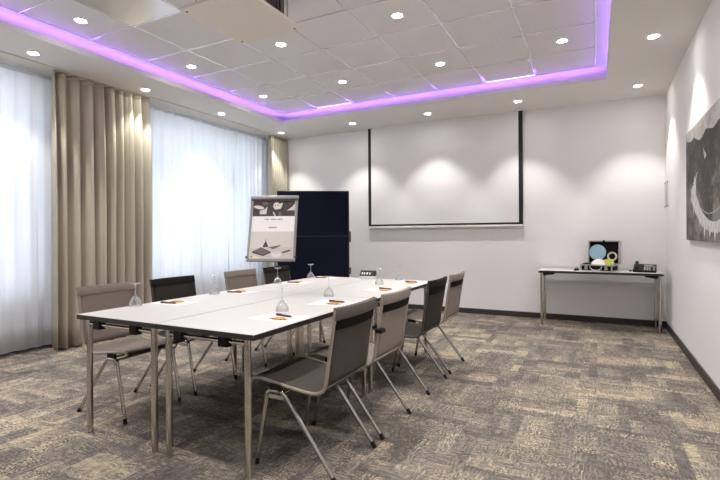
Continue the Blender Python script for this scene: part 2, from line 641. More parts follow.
struct('trim_1', mb, M['bar'], bevel=0.002)

# violet light strips lying behind the upstand
zl = zt + 0.018
def led(lo, hi, label):
    mb = MB().box((lo[0], lo[1], zt), (hi[0], hi[1], zl))
    o = obj('led_strip', mb, M['led'])
    tag(o, label, 'light strip', 'violet cove light strips')
ld_in, ld_w = 0.075, 0.012
led((XL0 - lt - ld_in - ld_w, YF0), (XL0 - lt - ld_in, YB0), 'violet light strip hidden in the ceiling cove along the window side')
led((XR0 + lt + ld_in, YF0), (XR0 + lt + ld_in + ld_w, YB0), 'violet light strip hidden in the ceiling cove along the right wall')
led((XL0, YB0 + lt + ld_in), (XR0, YB0 + lt + ld_in + ld_w), 'violet light strip hidden in the ceiling cove before the back wall')
led((XL0, YF0 - lt - ld_in - ld_w), (XR0, YF0 - lt - ld_in), 'violet light strip in the cove at the unseen near end of the room')

# baseboards
struct('baseboard_back', MB().box((XWALL, YB - 0.016, 0), (XR, YB, 0.078)), M['baseboard'], bevel=0.003)
struct('baseboard_right', MB().box((XR - 0.016, YF, 0), (XR, YB - 0.016, 0.078)), M['baseboard'], bevel=0.003)
struct('baseboard_left', MB().box((XWALL, YF, 0), (XWALL + 0.016, YB - 0.016, 0.078)), M['baseboard'], bevel=0.003)

# windows
for i, (y0, y1) in enumerate(WINDOWS):
    mb = MB()
    xf0, xf1 = XWALL - 0.16, XWALL - 0.09
    fw = 0.055
    mb.box((xf0, y0, WZ0), (xf1, y0 + fw, WZ1)).box((xf0, y1 - fw, WZ0), (xf1, y1, WZ1))
    mb.box((xf0, y0 + fw, WZ0), (xf1, y1 - fw, WZ0 + fw)).box((xf0, y0 + fw, WZ1 - fw), (xf1, y1 - fw, WZ1))
    ym = (y0 + y1) / 2
    mb.box((xf0, ym - 0.05, WZ0 + fw), (xf1, ym + 0.05, WZ1 - fw))
    for ya, yb in ((y0 + fw, ym - 0.05), (ym + 0.05, y1 - fw)):
        mb.box((xf0 + 0.005, ya, 2.16), (xf1 - 0.005, yb, 2.22))
    w = struct('window_%d' % (i + 1), mb, M['pvc'])
    for ya, yb in ((y0 + fw, ym - 0.05), (ym + 0.05, y1 - fw)):
        obj('pane', MB().box((xf0 + 0.03, ya, WZ0 + fw), (xf0 + 0.036, yb, WZ1 - fw)), M['pane'], w)
    obj('window_sill', MB().box((xf1, y0, WZ0 - 0.0), (XWALL + 0.04, y1, WZ0 + 0.02)), M['pvc'], w)

# ------------------------------------------------------------------ curtains
o = obj('curtain_rail', MB().box((-5.42, -1.2, 2.985), (-5.06, 7.1, H)), M['rail'], bevel=0.002)
tag(o, 'cream double curtain track fixed under the ceiling along the windows', 'curtain rail')

def curtain(name, x, y0, y1, ztop, zbot, wl, amp, mat, label, cat, group, seed, head_amp=0.4, thick=0.0, groove=0.10, pinch=0.0):
    rnd = random.Random(seed)
    n = max(8, int((y1 - y0) / wl))
    # irregular pleats
    knots = [0.0]
    for k in range(n):
        knots.append(knots[-1] + rnd.uniform(0.65, 1.4))
    knots = [y0 + (y1 - y0) * k / knots[-1] for k in knots]
    amps = [rnd.uniform(0.6, 1.25) for _ in range(n)]
    lean = [rnd.uniform(-0.3, 0.3) for _ in range(n)]
    zs = [ztop, ztop - 0.05, ztop - 0.12, ztop - 0.3, ztop - 0.8, (ztop + zbot) / 2, zbot + 0.7, zbot + 0.25, zbot]
    rows = []
    S = 26
    for zi, z in enumerate(zs):
        t = (ztop - z) / (ztop - zbot)
        g = head_amp + (1 - head_amp) * min(1, t * 5)
        row = []
        for k in range(n):
            for q in range(S):
                f = q / S
                yy = knots[k] + (knots[k + 1] - knots[k]) * (f + pinch * math.sin(2 * PI * f))
                ph = f + 0.10 * math.sin(2 * PI * f) * (1 + lean[k])
                c = math.cos(2 * PI * ph)
                gq = math.exp(-((ph - 0.5 - 0.06 * lean[k]) / groove) ** 2)
                d = 0.45 * c + 0.55 * (1 - 2 * gq) + 0.10 * math.sin(6 * PI * f + k + 2.0 * t)
                sway = 0.012 * math.sin(3.1 * t + k * 1.7) * t
                row.append((x + amp * amps[k] * g * d, yy + sway, z))
        row.append((x + amp * g, y1, z))
        rows.append(row)
    mb = MB().strip(rows)
    root = thing(name, label, cat, (0, 0, 0), 0, group)
    o = obj('curtain_panel', mb, mat, root)
    so = o.modifiers.new('cloth', 'SOLIDIFY')
    so.thickness = thick if thick else 0.002
    # heading tape sewn along the top, following the pleats on the room side
    top = [[(p[0] + 0.006, p[1], p[2] + 0.004) for p in rows[0]], [(p[0] + 0.006, p[1], p[2] - 0.0) for p in rows[1]]]
    ht = obj('heading_tape', MB().strip(top), mat, root)
    so = ht.modifiers.new('cloth', 'SOLIDIFY')
    so.thickness = 0.002
    return root

DR_G, SH_G = 'beige drapes', 'sheer white curtains'
curtain('sheer_curtain', -5.33, 0.2, 3.02, 2.975, 0.04, 0.135, 0.022, M['sheer'],
        'white sheer curtain hanging before the near window, left of the wide beige drape', 'curtain', SH_G, 3, 0.55, 0.0)
curtain('sheer_curtain', -5.33, 3.98, 6.72, 2.975, 0.04, 0.135, 0.022, M['sheer'],
        'white sheer curtain before the far window, behind the poster stand', 'curtain', SH_G, 5, 0.55, 0.0)
curtain('drape', -5.15, 2.90, 4.085, 2.975, 0.016, 0.13, 0.08, M['drape'],
        'wide beige floor-length drape between the two sheer curtains', 'curtain', DR_G, 11, 0.6, 0.004, 0.2, 0.15)
curtain('drape', -5.15, 6.60, 7.10, 2.975, 0.016, 0.11, 0.06, M['drape'],
        'narrow beige drape in the back corner behind the dark pinboard', 'curtain', DR_G, 12, 0.6, 0.004, 0.2, 0.15)

# ------------------------------------------------------------------ recessed downlights
def downlight(x, y, z, label):
    t = thing('recessed_downlight', label, 'ceiling light', (x, y, z), 0, 'round recessed downlights')
    prof = [(0.064, 0.0), (0.064, -0.003), (0.060, -0.006), (0.052, -0.006), (0.044, -0.003), (0.044, 0.0)]
    obj('trim_ring', MB().lathe(prof, 28), M['ring'], t)
    obj('lamp_lens', MB().lathe([(0.044, -0.0005), (0.043, -0.003), (0.03, -0.0045), (0.0005, -0.005)], 24), M['lens'], t)
    ld = bpy.data.lights.new('lamp_beam', 'SPOT')
    ld.energy = SPOT_W
    ld.color = (1.0, 0.96, 0.90)
    ld.spot_size = math.radians(86)
    ld.spot_blend = 0.5
    ld.shadow_soft_size = 0.04
    lo = bpy.data.objects.new('lamp_beam', ld)
    col.objects.link(lo)
    lo.parent = t
    lo.location = (0, 0, -0.012)
    return t

SW = 'downlight in the lower ceiling along the windows, '
SB = 'downlight in the lower ceiling along the back wall, '
UT = 'downlight in the raised tiled ceiling, '
for x, y, l in ((-4.86, 2.585, SW + 'above the near sheer curtain'), (-4.88, 3.86, SW + 'above the wide beige drape'),
                (-4.88, 5.146, SW + 'above the far sheer curtain'), (-4.89, 6.60, 'small round downlight in the corner of the lower ceiling by the narrow beige drape'),
                (-3.477, 6.59, SB + 'left of the projection screen'), (-2.213, 6.578, SB + 'above the middle of the projection screen'),
                (-0.934, 6.545, SB + 'at the right end of the screen'), (0.455, 6.53, SB + 'nearest to the right corner'),
                (0.47, 4.96, 'round downlight in the lower ceiling strip above the black-and-white wall picture')):
    downlight(x, y, H, l)
for x, y, l in ((-4.105, 2.58, UT + 'leftmost, near the violet cove on the window side'),
                (-4.115, 3.865, UT + 'second from the front beside the window-side cove'),
                (-4.125, 5.16, UT + 'in the far left corner tile'),
                (-2.84, 3.84, UT + 'just behind the beige projector plate'),
                (-2.85, 5.14, UT + 'second from the left in the far row'),
                (-1.555, 3.81, UT + 'at the upper picture edge right of the projector plate'),
                (-1.57, 5.12, UT + 'above the projection screen, third in the far row'),
                (-0.295, 5.08, UT + 'rightmost, in the corner tile by the cove')):
    downlight(x, y, HU, l)
for x, y, z in ((0.47, 3.65, H), (0.47, 2.35, H), (0.47, 1.05, H), (-4.87, 1.3, H), (-4.87, 0.0, H), (-0.295, 3.82, HU),
                (-0.295, 2.55, HU), (-1.56, 2.55, HU), (-0.295, 1.27, HU), (-1.56, 1.27, HU), (-2.84, 1.27, HU), (-4.105, 1.27, HU),
                (-1.56, 0.0, HU), (-2.84, 0.0, HU), (-4.105, 0.0, HU), (-0.295, 0.0, HU)):
    downlight(x, y, z, 'round downlight in the ceiling above and behind the viewer')

# ceiling panels with a raised white frame, glossy tile, projector on its plate
def vent(ix, label):
    x0, x1 = GX[ix] + 0.011, GX[ix + 1] - 0.011
    y1, y0 = GY[0] - 0.012, GY[1] + 0.012
    t = thing('ceiling_panel', label, 'ceiling panel', ((x0 + x1) / 2, (y0 + y1) / 2, HU), 0, 'framed ceiling panels')
    a, b = (x1 - x0) / 2, (y1 - y0) / 2
    fw, d = 0.022, 0.008
    mb = MB()
    for (p, q) in (((-a, -b), (a, -b + fw)), ((-a, b - fw), (a, b)), ((-a, -b + fw), (-a + fw, b - fw)), ((a - fw, -b + fw), (a, b - fw))):
        mb.box((p[0], p[1], -d), (q[0], q[1], 0))
    obj('panel_frame', mb, M['bar'], t, bevel=0.003)
    obj('edge_glow', MB().box((-a + 0.01, b - 0.030, -d - 0.002), (a - 0.01, b - 0.004, -d + 0.001)), M['slot'], t)  # glowing strip added to draw the bright line along the far edge
    obj('panel_infill', MB().box((-a + fw, -b + fw, -0.004), (a - fw, b - fw, 0)), M['tile'], t)
vent(1, 'framed ceiling panel with added edge glow by the violet cove in the far left corner')
vent(5, 'framed ceiling panel with added edge glow by the violet cove above the right end of the screen')
t = tag(obj('glossy_ceiling_tile', MB().box((GX[1] + 0.012, GY[6] + 0.012, HU - 0.004), (GX[2] - 0.012, GY[5] - 0.012, HU)), M['gloss_tile'], bevel=0.001),
        'glossy reflecting ceiling tile left of the beige projector plate', 'ceiling tile')

t = thing('projector_lift', 'beige square projector plate hanging below the tiled ceiling on rods', 'projector', (-2.455, 2.83, 2.9))
obj('lift_plate', MB().box((-0.315, -0.35, 0), (0.315, 0.35, 0.025)), M['plate'], t, bevel=0.003)
for sx in (-1, 1):
    for sy in (-1, 1):
        obj('plate_screw', MB().lathe([(0.0005, -0.003), (0.009, -0.003), (0.010, 0.0)], 12, T=Matrix.Translation((sx * 0.275, sy * 0.305, 0))), M['edge'], t)
        obj('hanging_rod', MB().tube([(sx * 0.25, sy * 0.24, 0.025), (sx * 0.25, sy * 0.24, HU - 2.9)], 0.006, 8), M['chrome'], t)
pj = obj('projector_body', MB().rbox((-0.05, -0.15, 0.04), (0.28, 0.17, 0.165), 0.02), M['proj'], t, bevel=0.004)
mbv = MB()
for k in range(7):
    mbv.box((0.279, -0.12 + k * 0.035, 0.06), (0.286, -0.10 + k * 0.035, 0.145))
obj('vent_grille', mbv, M['edge'], pj)
obj('projector_lens', MB().tube([(0.1, -0.149, 0.1), (0.1, -0.185, 0.1)], 0.035, 18), M['black'], pj)
obj('projector_foot', MB().box((0.0, -0.1, 0.024), (0.23, 0.12, 0.041)), M['black'], pj)

# ------------------------------------------------------------------ projection screen
t = thing('projection_screen', 'large white pull-down projection screen with black borders on back wall', 'screen', (0, 7.065, 1.32))
sx0, sx1, szb, szt = -3.43, -0.945, 0.0, H - 1.32
obj('screen_cloth', MB().box((sx0 + 0.05, 0, 0.055), (sx1 - 0.05, 0.006, szt)), M['screen'], t)
mb = MB().box((sx0, -0.001, 0.03), (sx0 + 0.052, 0.007, szt)).box((sx1 - 0.058, -0.001, 0.03), (sx1, 0.007, szt))
mb.box((sx0 + 0.052, -0.001, 0.03), (sx1 - 0.058, 0.007, 0.062))
obj('black_border', mb, M['screen_black'], t)
obj('bottom_bar', MB().rbox((sx0 - 0.02, -0.012, 0.0), (sx1 + 0.015, 0.018, 0.032), 0.008), M['white_plastic'], t, bevel=0.004)

# ------------------------------------------------------------------ wall picture and acrylic holder on the right wall
mb = MB()
py0, py1, pz0, pz1 = 3.55, 5.36, 1.15, 2.15
mb.box((XR - 0.03, py0, pz0), (XR - 0.002, py1, pz1), 0)
def patch(pts, mi, e):
    x = XR - 0.03 - e
    n = len(pts)
    mb.add([(x, p[0], p[1]) for p in pts], [tuple(range(n))], mi)
sky = [(5.36, 2.105), (5.26, 2.06), (5.08, 2.035), (4.95, 2.05), (4.85, 2.02), (4.72, 1.985), (4.60, 1.99), (4.45, 2.03), (4.34, 2.01), (4.2, 1.985), (4.02, 2.01), (3.8, 1.98), (3.55, 2.0)]
for k in range(len(sky) - 1):
    a, b = sky[k], sky[k + 1]
    patch([(a[0], a[1]), (b[0], b[1]), (b[0], 2.15), (a[0], 2.15)], 1, 0.0006)
RL = [(4.813, 1.74), (4.94, 1.683), (5.09, 1.605), (5.11, 1.514), (4.96, 1.44), (4.80, 1.345), (4.617, 1.28), (4.429, 1.245), (4.30, 1.235), (4.10, 1.225), (3.9, 1.23), (3.7, 1.30)]
RR = [(4.79, 1.73), (4.86, 1.686), (4.87, 1.60), (4.86, 1.54), (4.78, 1.493), (4.655, 1.403), (4.501, 1.349), (4.36, 1.315), (4.24, 1.30), (4.10, 1.30), (3.9, 1.33), (3.7, 1.40)]
rr_ = random.Random(4)
def lerp(a, b, f):
    return (a[0] + (b[0] - a[0]) * f, a[1] + (b[1] - a[1]) * f)
for k in range(len(RL) - 1):
    for q in range(4):
        jl = rr_.uniform(-0.012, 0.014)
        a, b = lerp(RL[k], RL[k + 1], q / 4), lerp(RL[k], RL[k + 1], (q + 1) / 4)
        c, d = lerp(RR[k], RR[k + 1], (q + 1) / 4), lerp(RR[k], RR[k + 1], q / 4)
        patch([(a[0] + jl, a[1] - abs(jl)), (b[0] + jl, b[1] - abs(jl)), c, d], 2, 0.0008)
patch([(4.55, 1.895), (4.49, 1.85), (4.46, 1.845), (4.45, 1.82), (4.50, 1.80), (4.53, 1.83)], 2, 0.0009)
for y, z, w, h in ((4.98, 1.47, 0.07, 0.10), (4.72, 1.33, 0.05, 0.07), (4.52, 1.27, 0.08, 0.10), (4.33, 1.25, 0.10, 0.07), (4.16, 1.24, 0.07, 0.09), (4.93, 1.66, 0.05, 0.09)):
    patch([(y + w / 2, z), (y + w * 0.1, z - h), (y - w * 0.15, z - h * 0.7), (y - w / 2, z), (y - w * 0.3, z + 0.04), (y + w * 0.3, z + 0.05)], 2, 0.0007)
arc = [(4.778, 1.467), (4.69, 1.43), (4.576, 1.4), (4.46, 1.378), (4.355, 1.367), (4.156, 1.374), (4.034, 1.397), (3.9, 1.45)]
for k in range(len(arc) - 1):
    a, b = arc[k], arc[k + 1]
    patch([a, (a[0], a[1] - 0.008), (b[0], b[1] - 0.008), b], 1, 0.001)
o = obj('wall_picture', mb, [M['rock'], M['print_light'], M['print_water']])
tag(o, 'large black-and-white canyon and river picture on the right wall', 'picture')

t = thing('acrylic_panel', 'small clear acrylic panel on standoffs in the corner of the right wall', 'wall panel', (XR, 6.97, 1.70))
obj('panel_sheet', MB().box((-0.012, -0.125, -0.165), (-0.008, 0.125, 0.165)), M['acrylic'], t)
for sy in (-1, 1):
    for sz in (-1, 1):
        obj('standoff', MB().tube([(-0.015, sy * 0.11, sz * 0.15), (-0.001, sy * 0.11, sz * 0.15)], 0.009, 12), M['grey_alu'], t)

# ------------------------------------------------------------------ tables
def conf_table(x0, x1, y0, y1, legx, label, zt=0.74, group='white conference tables pushed together', leg_r=0.018, inset=0.055):
    xc, yc = (x0 + x1) / 2, (y0 + y1) / 2
    a, b = (x1 - x0) / 2 - 0.002, (y1 - y0) / 2 - 0.002
    t = thing('conference_table', label, 'table', (xc, yc, 0), 0, group)
    obj('tabletop', MB().box((-a + 0.0015, -b + 0.0015, zt - 0.012), (a - 0.0015, b - 0.0015, zt)), M['top'], t)
    obj('edge_band', MB().rbox((-a, -b, zt - 0.028), (a, b, zt - 0.0012), 0.006), M['edge'], t)
    lx = [v - xc for v in legx]
    for sy in (-1, 1):
        yy = sy * (b - inset)
        for x in lx:
            lg = obj('leg', MB().tube([(x, yy, 0.012), (x, yy, zt - 0.0285)], leg_r, 16), M['chrome'], t)
            obj('foot_cap', MB().tube([(x, yy, 0.0), (x, yy, 0.013)], leg_r * 0.95, 16), M['grey_alu'], lg)
        obj('crossbar', MB().tube([(lx[0], yy, zt - 0.062), (lx[1], yy, zt - 0.062)], 0.0125, 12), M['chrome'], t)
        w = lx[1] - lx[0]
        for f in (0.16, 0.73):
            xx = lx[0] + w * f
            obj('clamp_block', MB().rbox((xx - 0.032, yy - 0.022, zt - 0.088), (xx + 0.032, yy + 0.022, zt - 0.0285), 0.006), M['black'], t)
    return t
YA, YM, YE = 1.756, 3.166, 4.577
XA, XM, XE = -2.862, -2.1655, -1.469
conf_table(XA, XM, YA, YM, (-2.814, -2.232), 'white table with chrome legs, near left one of the four pushed together')
conf_table(XM, XE, YA, YM, (-2.114, -1.555), 'white table with chrome legs, nearest to the camera at the right of the four')
conf_table(XA, XM, YM, YE, (-2.814, -2.232), 'white table with chrome legs, far left one of the four, towards the pinboard')
conf_table(XM, XE, YM, YE, (-2.114, -1.555), 'white table with chrome legs, far right one of the four, towards the screen')

# ------------------------------------------------------------------ chairs
# side profile: (u backwards from the seat front edge, z)
PROF_SEAT = [(0.0, 0.450), (0.012, 0.463), (0.05, 0.466), (0.14, 0.455), (0.24, 0.441), (0.33, 0.430), (0.385, 0.428), (0.42, 0.434), (0.445, 0.450)]
PROF_BACK = [(0.458, 0.472), (0.465, 0.50), (0.475, 0.57), (0.487, 0.65), (0.500, 0.73), (0.510, 0.79), (0.517, 0.835), (0.520, 0.857)]
HWC = 0.230

def chair(loc, rz, kind, label, link=None):
    fab, band, rail = {'taupe': (M['taupe'], M['taupe_band'], M['rail_taupe']),
                       'charcoal': (M['charcoal'], M['charcoal_band'], M['rail_taupe']),
                       'black': (M['blackmesh'], M['black_band'], M['rail_dark'])}[kind]
    t = thing('stacking_chair', label, 'chair', loc, rz, 'stacking chairs around the tables')
    W = HWC - 0.013
    NT = 9
    ts = [-1 + 2 * k / (NT - 1) for k in range(NT)]
    def row(u, z, nu, nz, depth, sag):
        # local frame: +x = facing direction, so u runs along -x
        return [(-(u + nu * depth + sag * (1 - w * w)), w * W, z + nz * depth) for w in ts]
    def sheet(prof, sagf, th=0.008):
        A, B = [], []
        for i, (u, z) in enumerate(prof):
            p0, p1 = prof[max(0, i - 1)], prof[min(len(prof) - 1, i + 1)]
            du, dz = p1[0] - p0[0], p1[1] - p0[1]
            l = math.hypot(du, dz)
            nu, nz = dz / l, -du / l
            sg = sagf(i / (len(prof) - 1))
            A.append(row(u, z, nu, nz, 0, sg[0]))
            B.append(row(u, z, nu, nz, th, sg[0]))
            for rr in (A[-1], B[-1]):
                for k, w in enumerate(ts):
                    rr[k] = (rr[k][0], rr[k][1], rr[k][2] - sg[1] * (1 - w * w))
        return A, B
    A, B = sheet(PROF_SEAT, lambda f: (0.0, 0.012 * math.sin(PI * min(1, f * 1.02))))
    obj('seat', MB().slab(A, B), fab, t)
    A, B = sheet(PROF_BACK, lambda f: (0.006 + 0.018 * f, 0.0))
    obj('backrest', MB().slab(A, B), fab, t)
    # fabric band folded over the top edge, with a dark strap under it behind
    A, B = [], []
    for u, z in ((0.508, 0.800), (0.514, 0.83), (0.519, 0.862)):
        A.append([(-(u - 0.006 + 0.024 * (1 - w * w)), w * (HWC - 0.002), z + 0.004) for w in ts])
        B.append([(-(u + 0.017 + 0.024 * (1 - w * w)), w * (HWC - 0.002), z) for w in ts])
    obj('top_band', MB().slab(A, B), band, t, bevel=0.004)
    A, B = [], []
    for u, z in ((0.505, 0.752), (0.512, 0.798)):
        A.append([(-(u + 0.009 + 0.022 * (1 - w * w)), w * (W - 0.008), z) for w in ts])
        B.append([(-(u + 0.013 + 0.022 * (1 - w * w)), w * (W - 0.008), z) for w in ts])
    obj('back_strap', MB().slab(A, B, smooth=False), M['strap'], t)
    # continuous side rails
    full = PROF_SEAT + PROF_BACK
    for s in (-1, 1):
        path = [(-(u + 0.002), s * (HWC - 0.009), z - 0.004) for u, z in full]
        obj('side_rail', MB().tube(path, 0.0095, 8, flat=1.0), rail, t)
    # front edge rail
    obj('front_edge', MB().tube([(-0.004, -HWC + 0.01, 0.452), (-0.004, HWC - 0.01, 0.452)], 0.009, 8), M['edge'], t)
    # two bent-tube side frames, each: front leg, rear leg and a flat top
    for s in (-1, 1):
        y = s * 0.222
        tf, tb = (-0.112, 0.405), (-0.212, 0.405)
        obj('frame_top', MB().tube([(tf[0] + 0.008, y, 0.388), (tf[0] - 0.008, y, 0.402), (tf[0] - 0.03, y, 0.406), (tb[0] + 0.03, y, 0.406), (tb[0] + 0.008, y, 0.402), (tb[0] - 0.008, y, 0.388)], 0.0115, 10), M['steel_leg'], t)
        obj('spacer_plate', MB().box((tb[0] + 0.006, y - 0.004, 0.366), (tf[0] - 0.006, y + 0.004, 0.388)), M['alu'], t)
        for top, foot in (((tf[0] + 0.007, 0.390), (-0.035, 0.02)), ((tb[0] - 0.007, 0.390), (-0.508, 0.02))):
            lg = obj('leg', MB().tube([(top[0], y, top[1]), (foot[0], y, foot[1])], 0.0115, 10), M['steel_leg'], t)
            d = Vector((foot[0] - top[0], 0, foot[1] - top[1])).normalized()
            e = Vector((foot[0], y, foot[1]))
            obj('foot_cap', MB().tube([e - d * 0.014, e + d * (0.02 / -d.z - 0.002)], 0.0125, 10), M['black'], lg)
        # dark inner face of the frame carries the seat
        obj('seat_bracket', MB().box((-0.20, y - 0.008, 0.404), (-0.125, y + 0.008, 0.447)), M['black'], t)
    for u in (0.125, 0.205):
        obj('crossbar', MB().tube([(-u, -0.222, 0.402), (-u, 0.222, 0.402)], 0.008, 8), M['steel_leg'], t)
    if link:
        y, z0, z1 = link
        obj('link_bracket', MB().rbox((-0.535, y - 0.03, z0), (-0.49, y + 0.03, z1), 0.006), M['black'], t)
    return t

XS_R, XS_L = -1.657, -2.70
chair((XS_R, 2.185, 0), PI, 'charcoal', 'charcoal mesh chair with steel legs, nearest to the camera on the right of the tables')
chair((XS_R, 2.745, 0), PI, 'taupe', 'taupe mesh chair with steel legs, second from the camera right of the tables', (HWC + 0.008, 0.64, 0.662))
chair((XS_R, 3.60, 0), PI, 'black', 'black mesh chair with steel legs, third from the camera right of the tables')
chair((XS_R, 4.185, 0), PI, 'taupe', 'taupe mesh chair, farthest from the camera on the right of the tables')
chair((XS_L, 2.215, 0), 0, 'taupe', 'taupe chair at the near left table corner, before the wide drape')
chair((XS_L, 2.81, 0), 0, 'black', 'black-framed chair on the window side, second from the camera')
chair((XS_L, 3.655, 0), 0, 'taupe', 'taupe chair on the window side, before the far sheer curtain')
chair((XS_L, 4.25, 0), 0, 'black', 'black chair on the window side, in front of the poster stand')

# ------------------------------------------------------------------ glasses, paper, pens and sweets on the tables
def wine_glass(x, y, label):
    # upside down: rim on the table, foot in the air
    prof = [(0.0405, 0.0), (0.0415, 0.010), (0.038, 0.026), (0.030, 0.043), (0.019, 0.059), (0.009, 0.069), (0.0045, 0.076), (0.0035, 0.10),
            (0.0040, 0.138), (0.010, 0.147), (0.033, 0.1525), (0.036, 0.1545), (0.034, 0.1565), (0.0005, 0.1565)]
    prof2 = [(0.039, 0.0), (0.040, 0.010), (0.0365, 0.026), (0.0285, 0.042), (0.0175, 0.057), (0.0085, 0.0665), (0.0005, 0.068)]
    t = thing('wine_glass', label, 'glass', (x, y, 0.7402), 0, 'upturned wine glasses on the tables')
    k = 9   # index where the foot disc begins
    n = 28
    obj('bowl', MB().lathe(prof2[::-1] + prof[:7] + [(0.0005, 0.0765)], n), M['glass'], t)
    obj('stem', MB().lathe([(0.0005, 0.0762), (0.0045, 0.0762), (0.0035, 0.10), (0.0040, 0.138), (0.0005, 0.1385)], 14), M['glass'], t)
    obj('foot', MB().lathe([(0.0005, 0.1387), (0.0042, 0.1387), (0.010, 0.147)] + prof[10:], n), M['glass'], t)
    return t

G = ['upturned wine glass on the near left table beside the taupe chair', 'upturned wine glass on the left tables before the far sheer curtain',
     'upturned wine glass left of the pair below the poster stand', 'upturned wine glass on the far left table before the dark pinboard',
     'upturned wine glass nearest to the camera along the right row of chairs', 'upturned wine glass on the right tables just before the table seam',
     'upturned wine glass on the far right table beside the small black box', 'upturned wine glass at the far end of the right table row']
for (x, y), l in zip(((-2.815, 2.137), (-2.778, 2.837), (-2.805, 3.715), (-2.805, 4.313), (-1.774, 2.396), (-1.86, 3.115), (-1.86, 4.06), (-1.85, 4.53)), G):
    wine_glass(x, y, l)

SEATS_R = [2.18, 2.805, 3.655, 4.29]
SEATS_L = [2.36, 3.03, 3.88, 4.40]
WHO_R = ['charcoal chair nearest the camera', 'second chair of the right row', 'third chair of the right row', 'farthest chair of the right row']
WHO_L = ['near left corner chair', 'black-framed chair on the window side', 'taupe chair before the far sheer curtain', 'chair in front of the poster stand']
zp = 0.7402
for side, ylist, who in ((1, SEATS_R, WHO_R), (-1, SEATS_L, WHO_L)):
    for k, y in enumerate(ylist):
        xc = -1.645 if side > 0 else -2.69
        rz = math.radians((-4, 3, -2, 4)[k])
        Z = Matrix.Rotation(rz, 4, 'Z')
        o = obj('note_sheet', MB().box((-0.148, -0.105, 0), (0.148, 0.105, 0.0016)), M['paper'])
        o.location = (xc, y, zp)
        o.rotation_euler = (0, 0, rz)
        tag(o, 'white sheet of paper on the table before the ' + who[k], 'paper', 'note sheets on the tables')
        pm = M['pen'] if k % 2 == 0 else M['pen_red']
        t = thing('pen', ('plum' if k % 2 == 0 else 'dark red') + ' pen on the paper before the ' + who[k], 'pen', (xc + (0.01 if side > 0 else 0.0), y + (0.05 if side > 0 else -0.05), zp + 0.0019), rz + (-0.12 if side > 0 else 0.25), 'pens on the note sheets')
        L = 0.07
        obj('barrel', MB().tube([(-L, 0, 0.006), (L * 0.8, 0, 0.006)], 0.006, 10), pm, t)
        obj('tip', MB().tube([(L * 0.8, 0, 0.006), (L, 0, 0.006)], [0.0055, 0.001], 10), M['alu'], t)
        obj('clip', MB().box((-L + 0.005, -0.002, 0.0115), (-L + 0.045, 0.002, 0.0135)), M['black'], t)
        t = thing('wrapped_sweet', 'amber wrapped sweet on the paper before the ' + who[k], 'sweet', (xc + (0.03 if side > 0 else -0.01), y - (0.035 if side > 0 else -0.03), zp + 0.0018), rz + 0.1, 'wrapped sweets on the note sheets')
        obj('wrapper', MB().rbox((-0.036, -0.022, 0), (0.036, 0.022, 0.010), 0.008), M['sweet'], t, bevel=0.003)
        for s in (-1, 1):
            obj('wrapper_end', MB().prism([(s * 0.036, -0.010), (s * 0.052, -0.02), (s * 0.052, 0.02), (s * 0.036, 0.010)][::s], 0.002, 0.005), M['sweet'], t)

t = thing('desk_box', 'small black box with a white front band at the far edge of the tables', 'box', (-2.20, 4.50, zp), math.radians(8))
obj('box_base', MB().rbox((-0.085, -0.035, 0), (0.085, 0.05, 0.032), 0.006), M['white_plastic'], t, bevel=0.002)
obj('box_lid', MB().prism([(-0.034, 0.0325), (0.05, 0.0325), (0.05, 0.088), (0.02, 0.088)], -0.084, 0.084, 'x'), M['black'], t, bevel=0.002)
mb = MB()
for k, x in enumerate((-0.055, -0.03, 0.0, 0.03)):
    Tm = Matrix.Translation((x, -0.0075, 0.0615)) @ Matrix.Rotation(math.atan2(0.0555, 0.054), 4, 'X')
    mb.box((-0.010, -0.016, -0.0005), (0.006, 0.014 - 0.006 * (k % 2), 0.0012), 0, Tm)
obj('white_mark', mb, M['paper'], t)

# ------------------------------------------------------------------ poster stand
PW, PH = 0.68, 0.965
t = thing('poster_stand', 'silver framed poster stand leaning back before the far sheer curtain', 'poster stand', (-4.075, 5.295, 0), 0.433)
TB = Matrix.Translation((0, 0, 1.309)) @ Matrix.Rotation(-0.31, 4, 'X')
# board frame: local x right, z up, front towards -y
mb = MB()
fw = 0.034
a, b = PW / 2, PH / 2
for lo, hi in (((-a, -0.016, -b), (-a + fw, 0.012, b)), ((a - fw, -0.016, -b), (a, 0.012, b)), ((-a + fw, -0.016, -b), (a - fw, 0.012, -b + fw + 0.012))):
    mb.box(lo, hi, 0, TB)
obj('poster_frame', mb, M['grey_alu'], t, bevel=0.005)
obj('clamp_bar', MB().box((-a - 0.006, -0.024, b - 0.038), (a + 0.006, 0.014, b + 0.012), 0, TB), M['grey_alu'], t, bevel=0.008)
obj('clamp_lip', MB().box((-a + 0.01, -0.021, b - 0.062), (a - 0.01, -0.006, b - 0.037), 0, TB), M['ink'], t, bevel=0.003)
# printed sheet with its pictures
mb = MB().box((-a + fw - 0.004, -0.006, -b + fw), (a - fw + 0.004, 0.006, b - 0.03), 0, TB)
x0, x1 = -a + fw + 0.004, a - fw - 0.004
zt_, zb_ = b - 0.064, -b + fw + 0.018
def card(pts, mi, e):
    n = len(pts)
    mb.add([(p[0], -0.006 - e, p[1]) for p in pts], [tuple(range(n))], mi, False, TB)
def ell(cx, cz, rx, rz_, mi, e, n=18, a0=0, a1=2 * PI, rot=0):
    pts = []
    for k in range(n):
        q = a0 + (a1 - a0) * k / n
        ex, ez = rx * math.cos(q), rz_ * math.sin(q)
        pts.append((cx + ex * math.cos(rot) - ez * math.sin(rot), cz + ex * math.sin(rot) + ez * math.cos(rot)))
    card(pts, mi, e)
hb = 0.235          # height of the dark photo strip
card([(x0, zt_ - hb), (x1, zt_ - hb), (x1, zt_), (x0, zt_)], 1, 0.0004)
W_ = x1 - x0
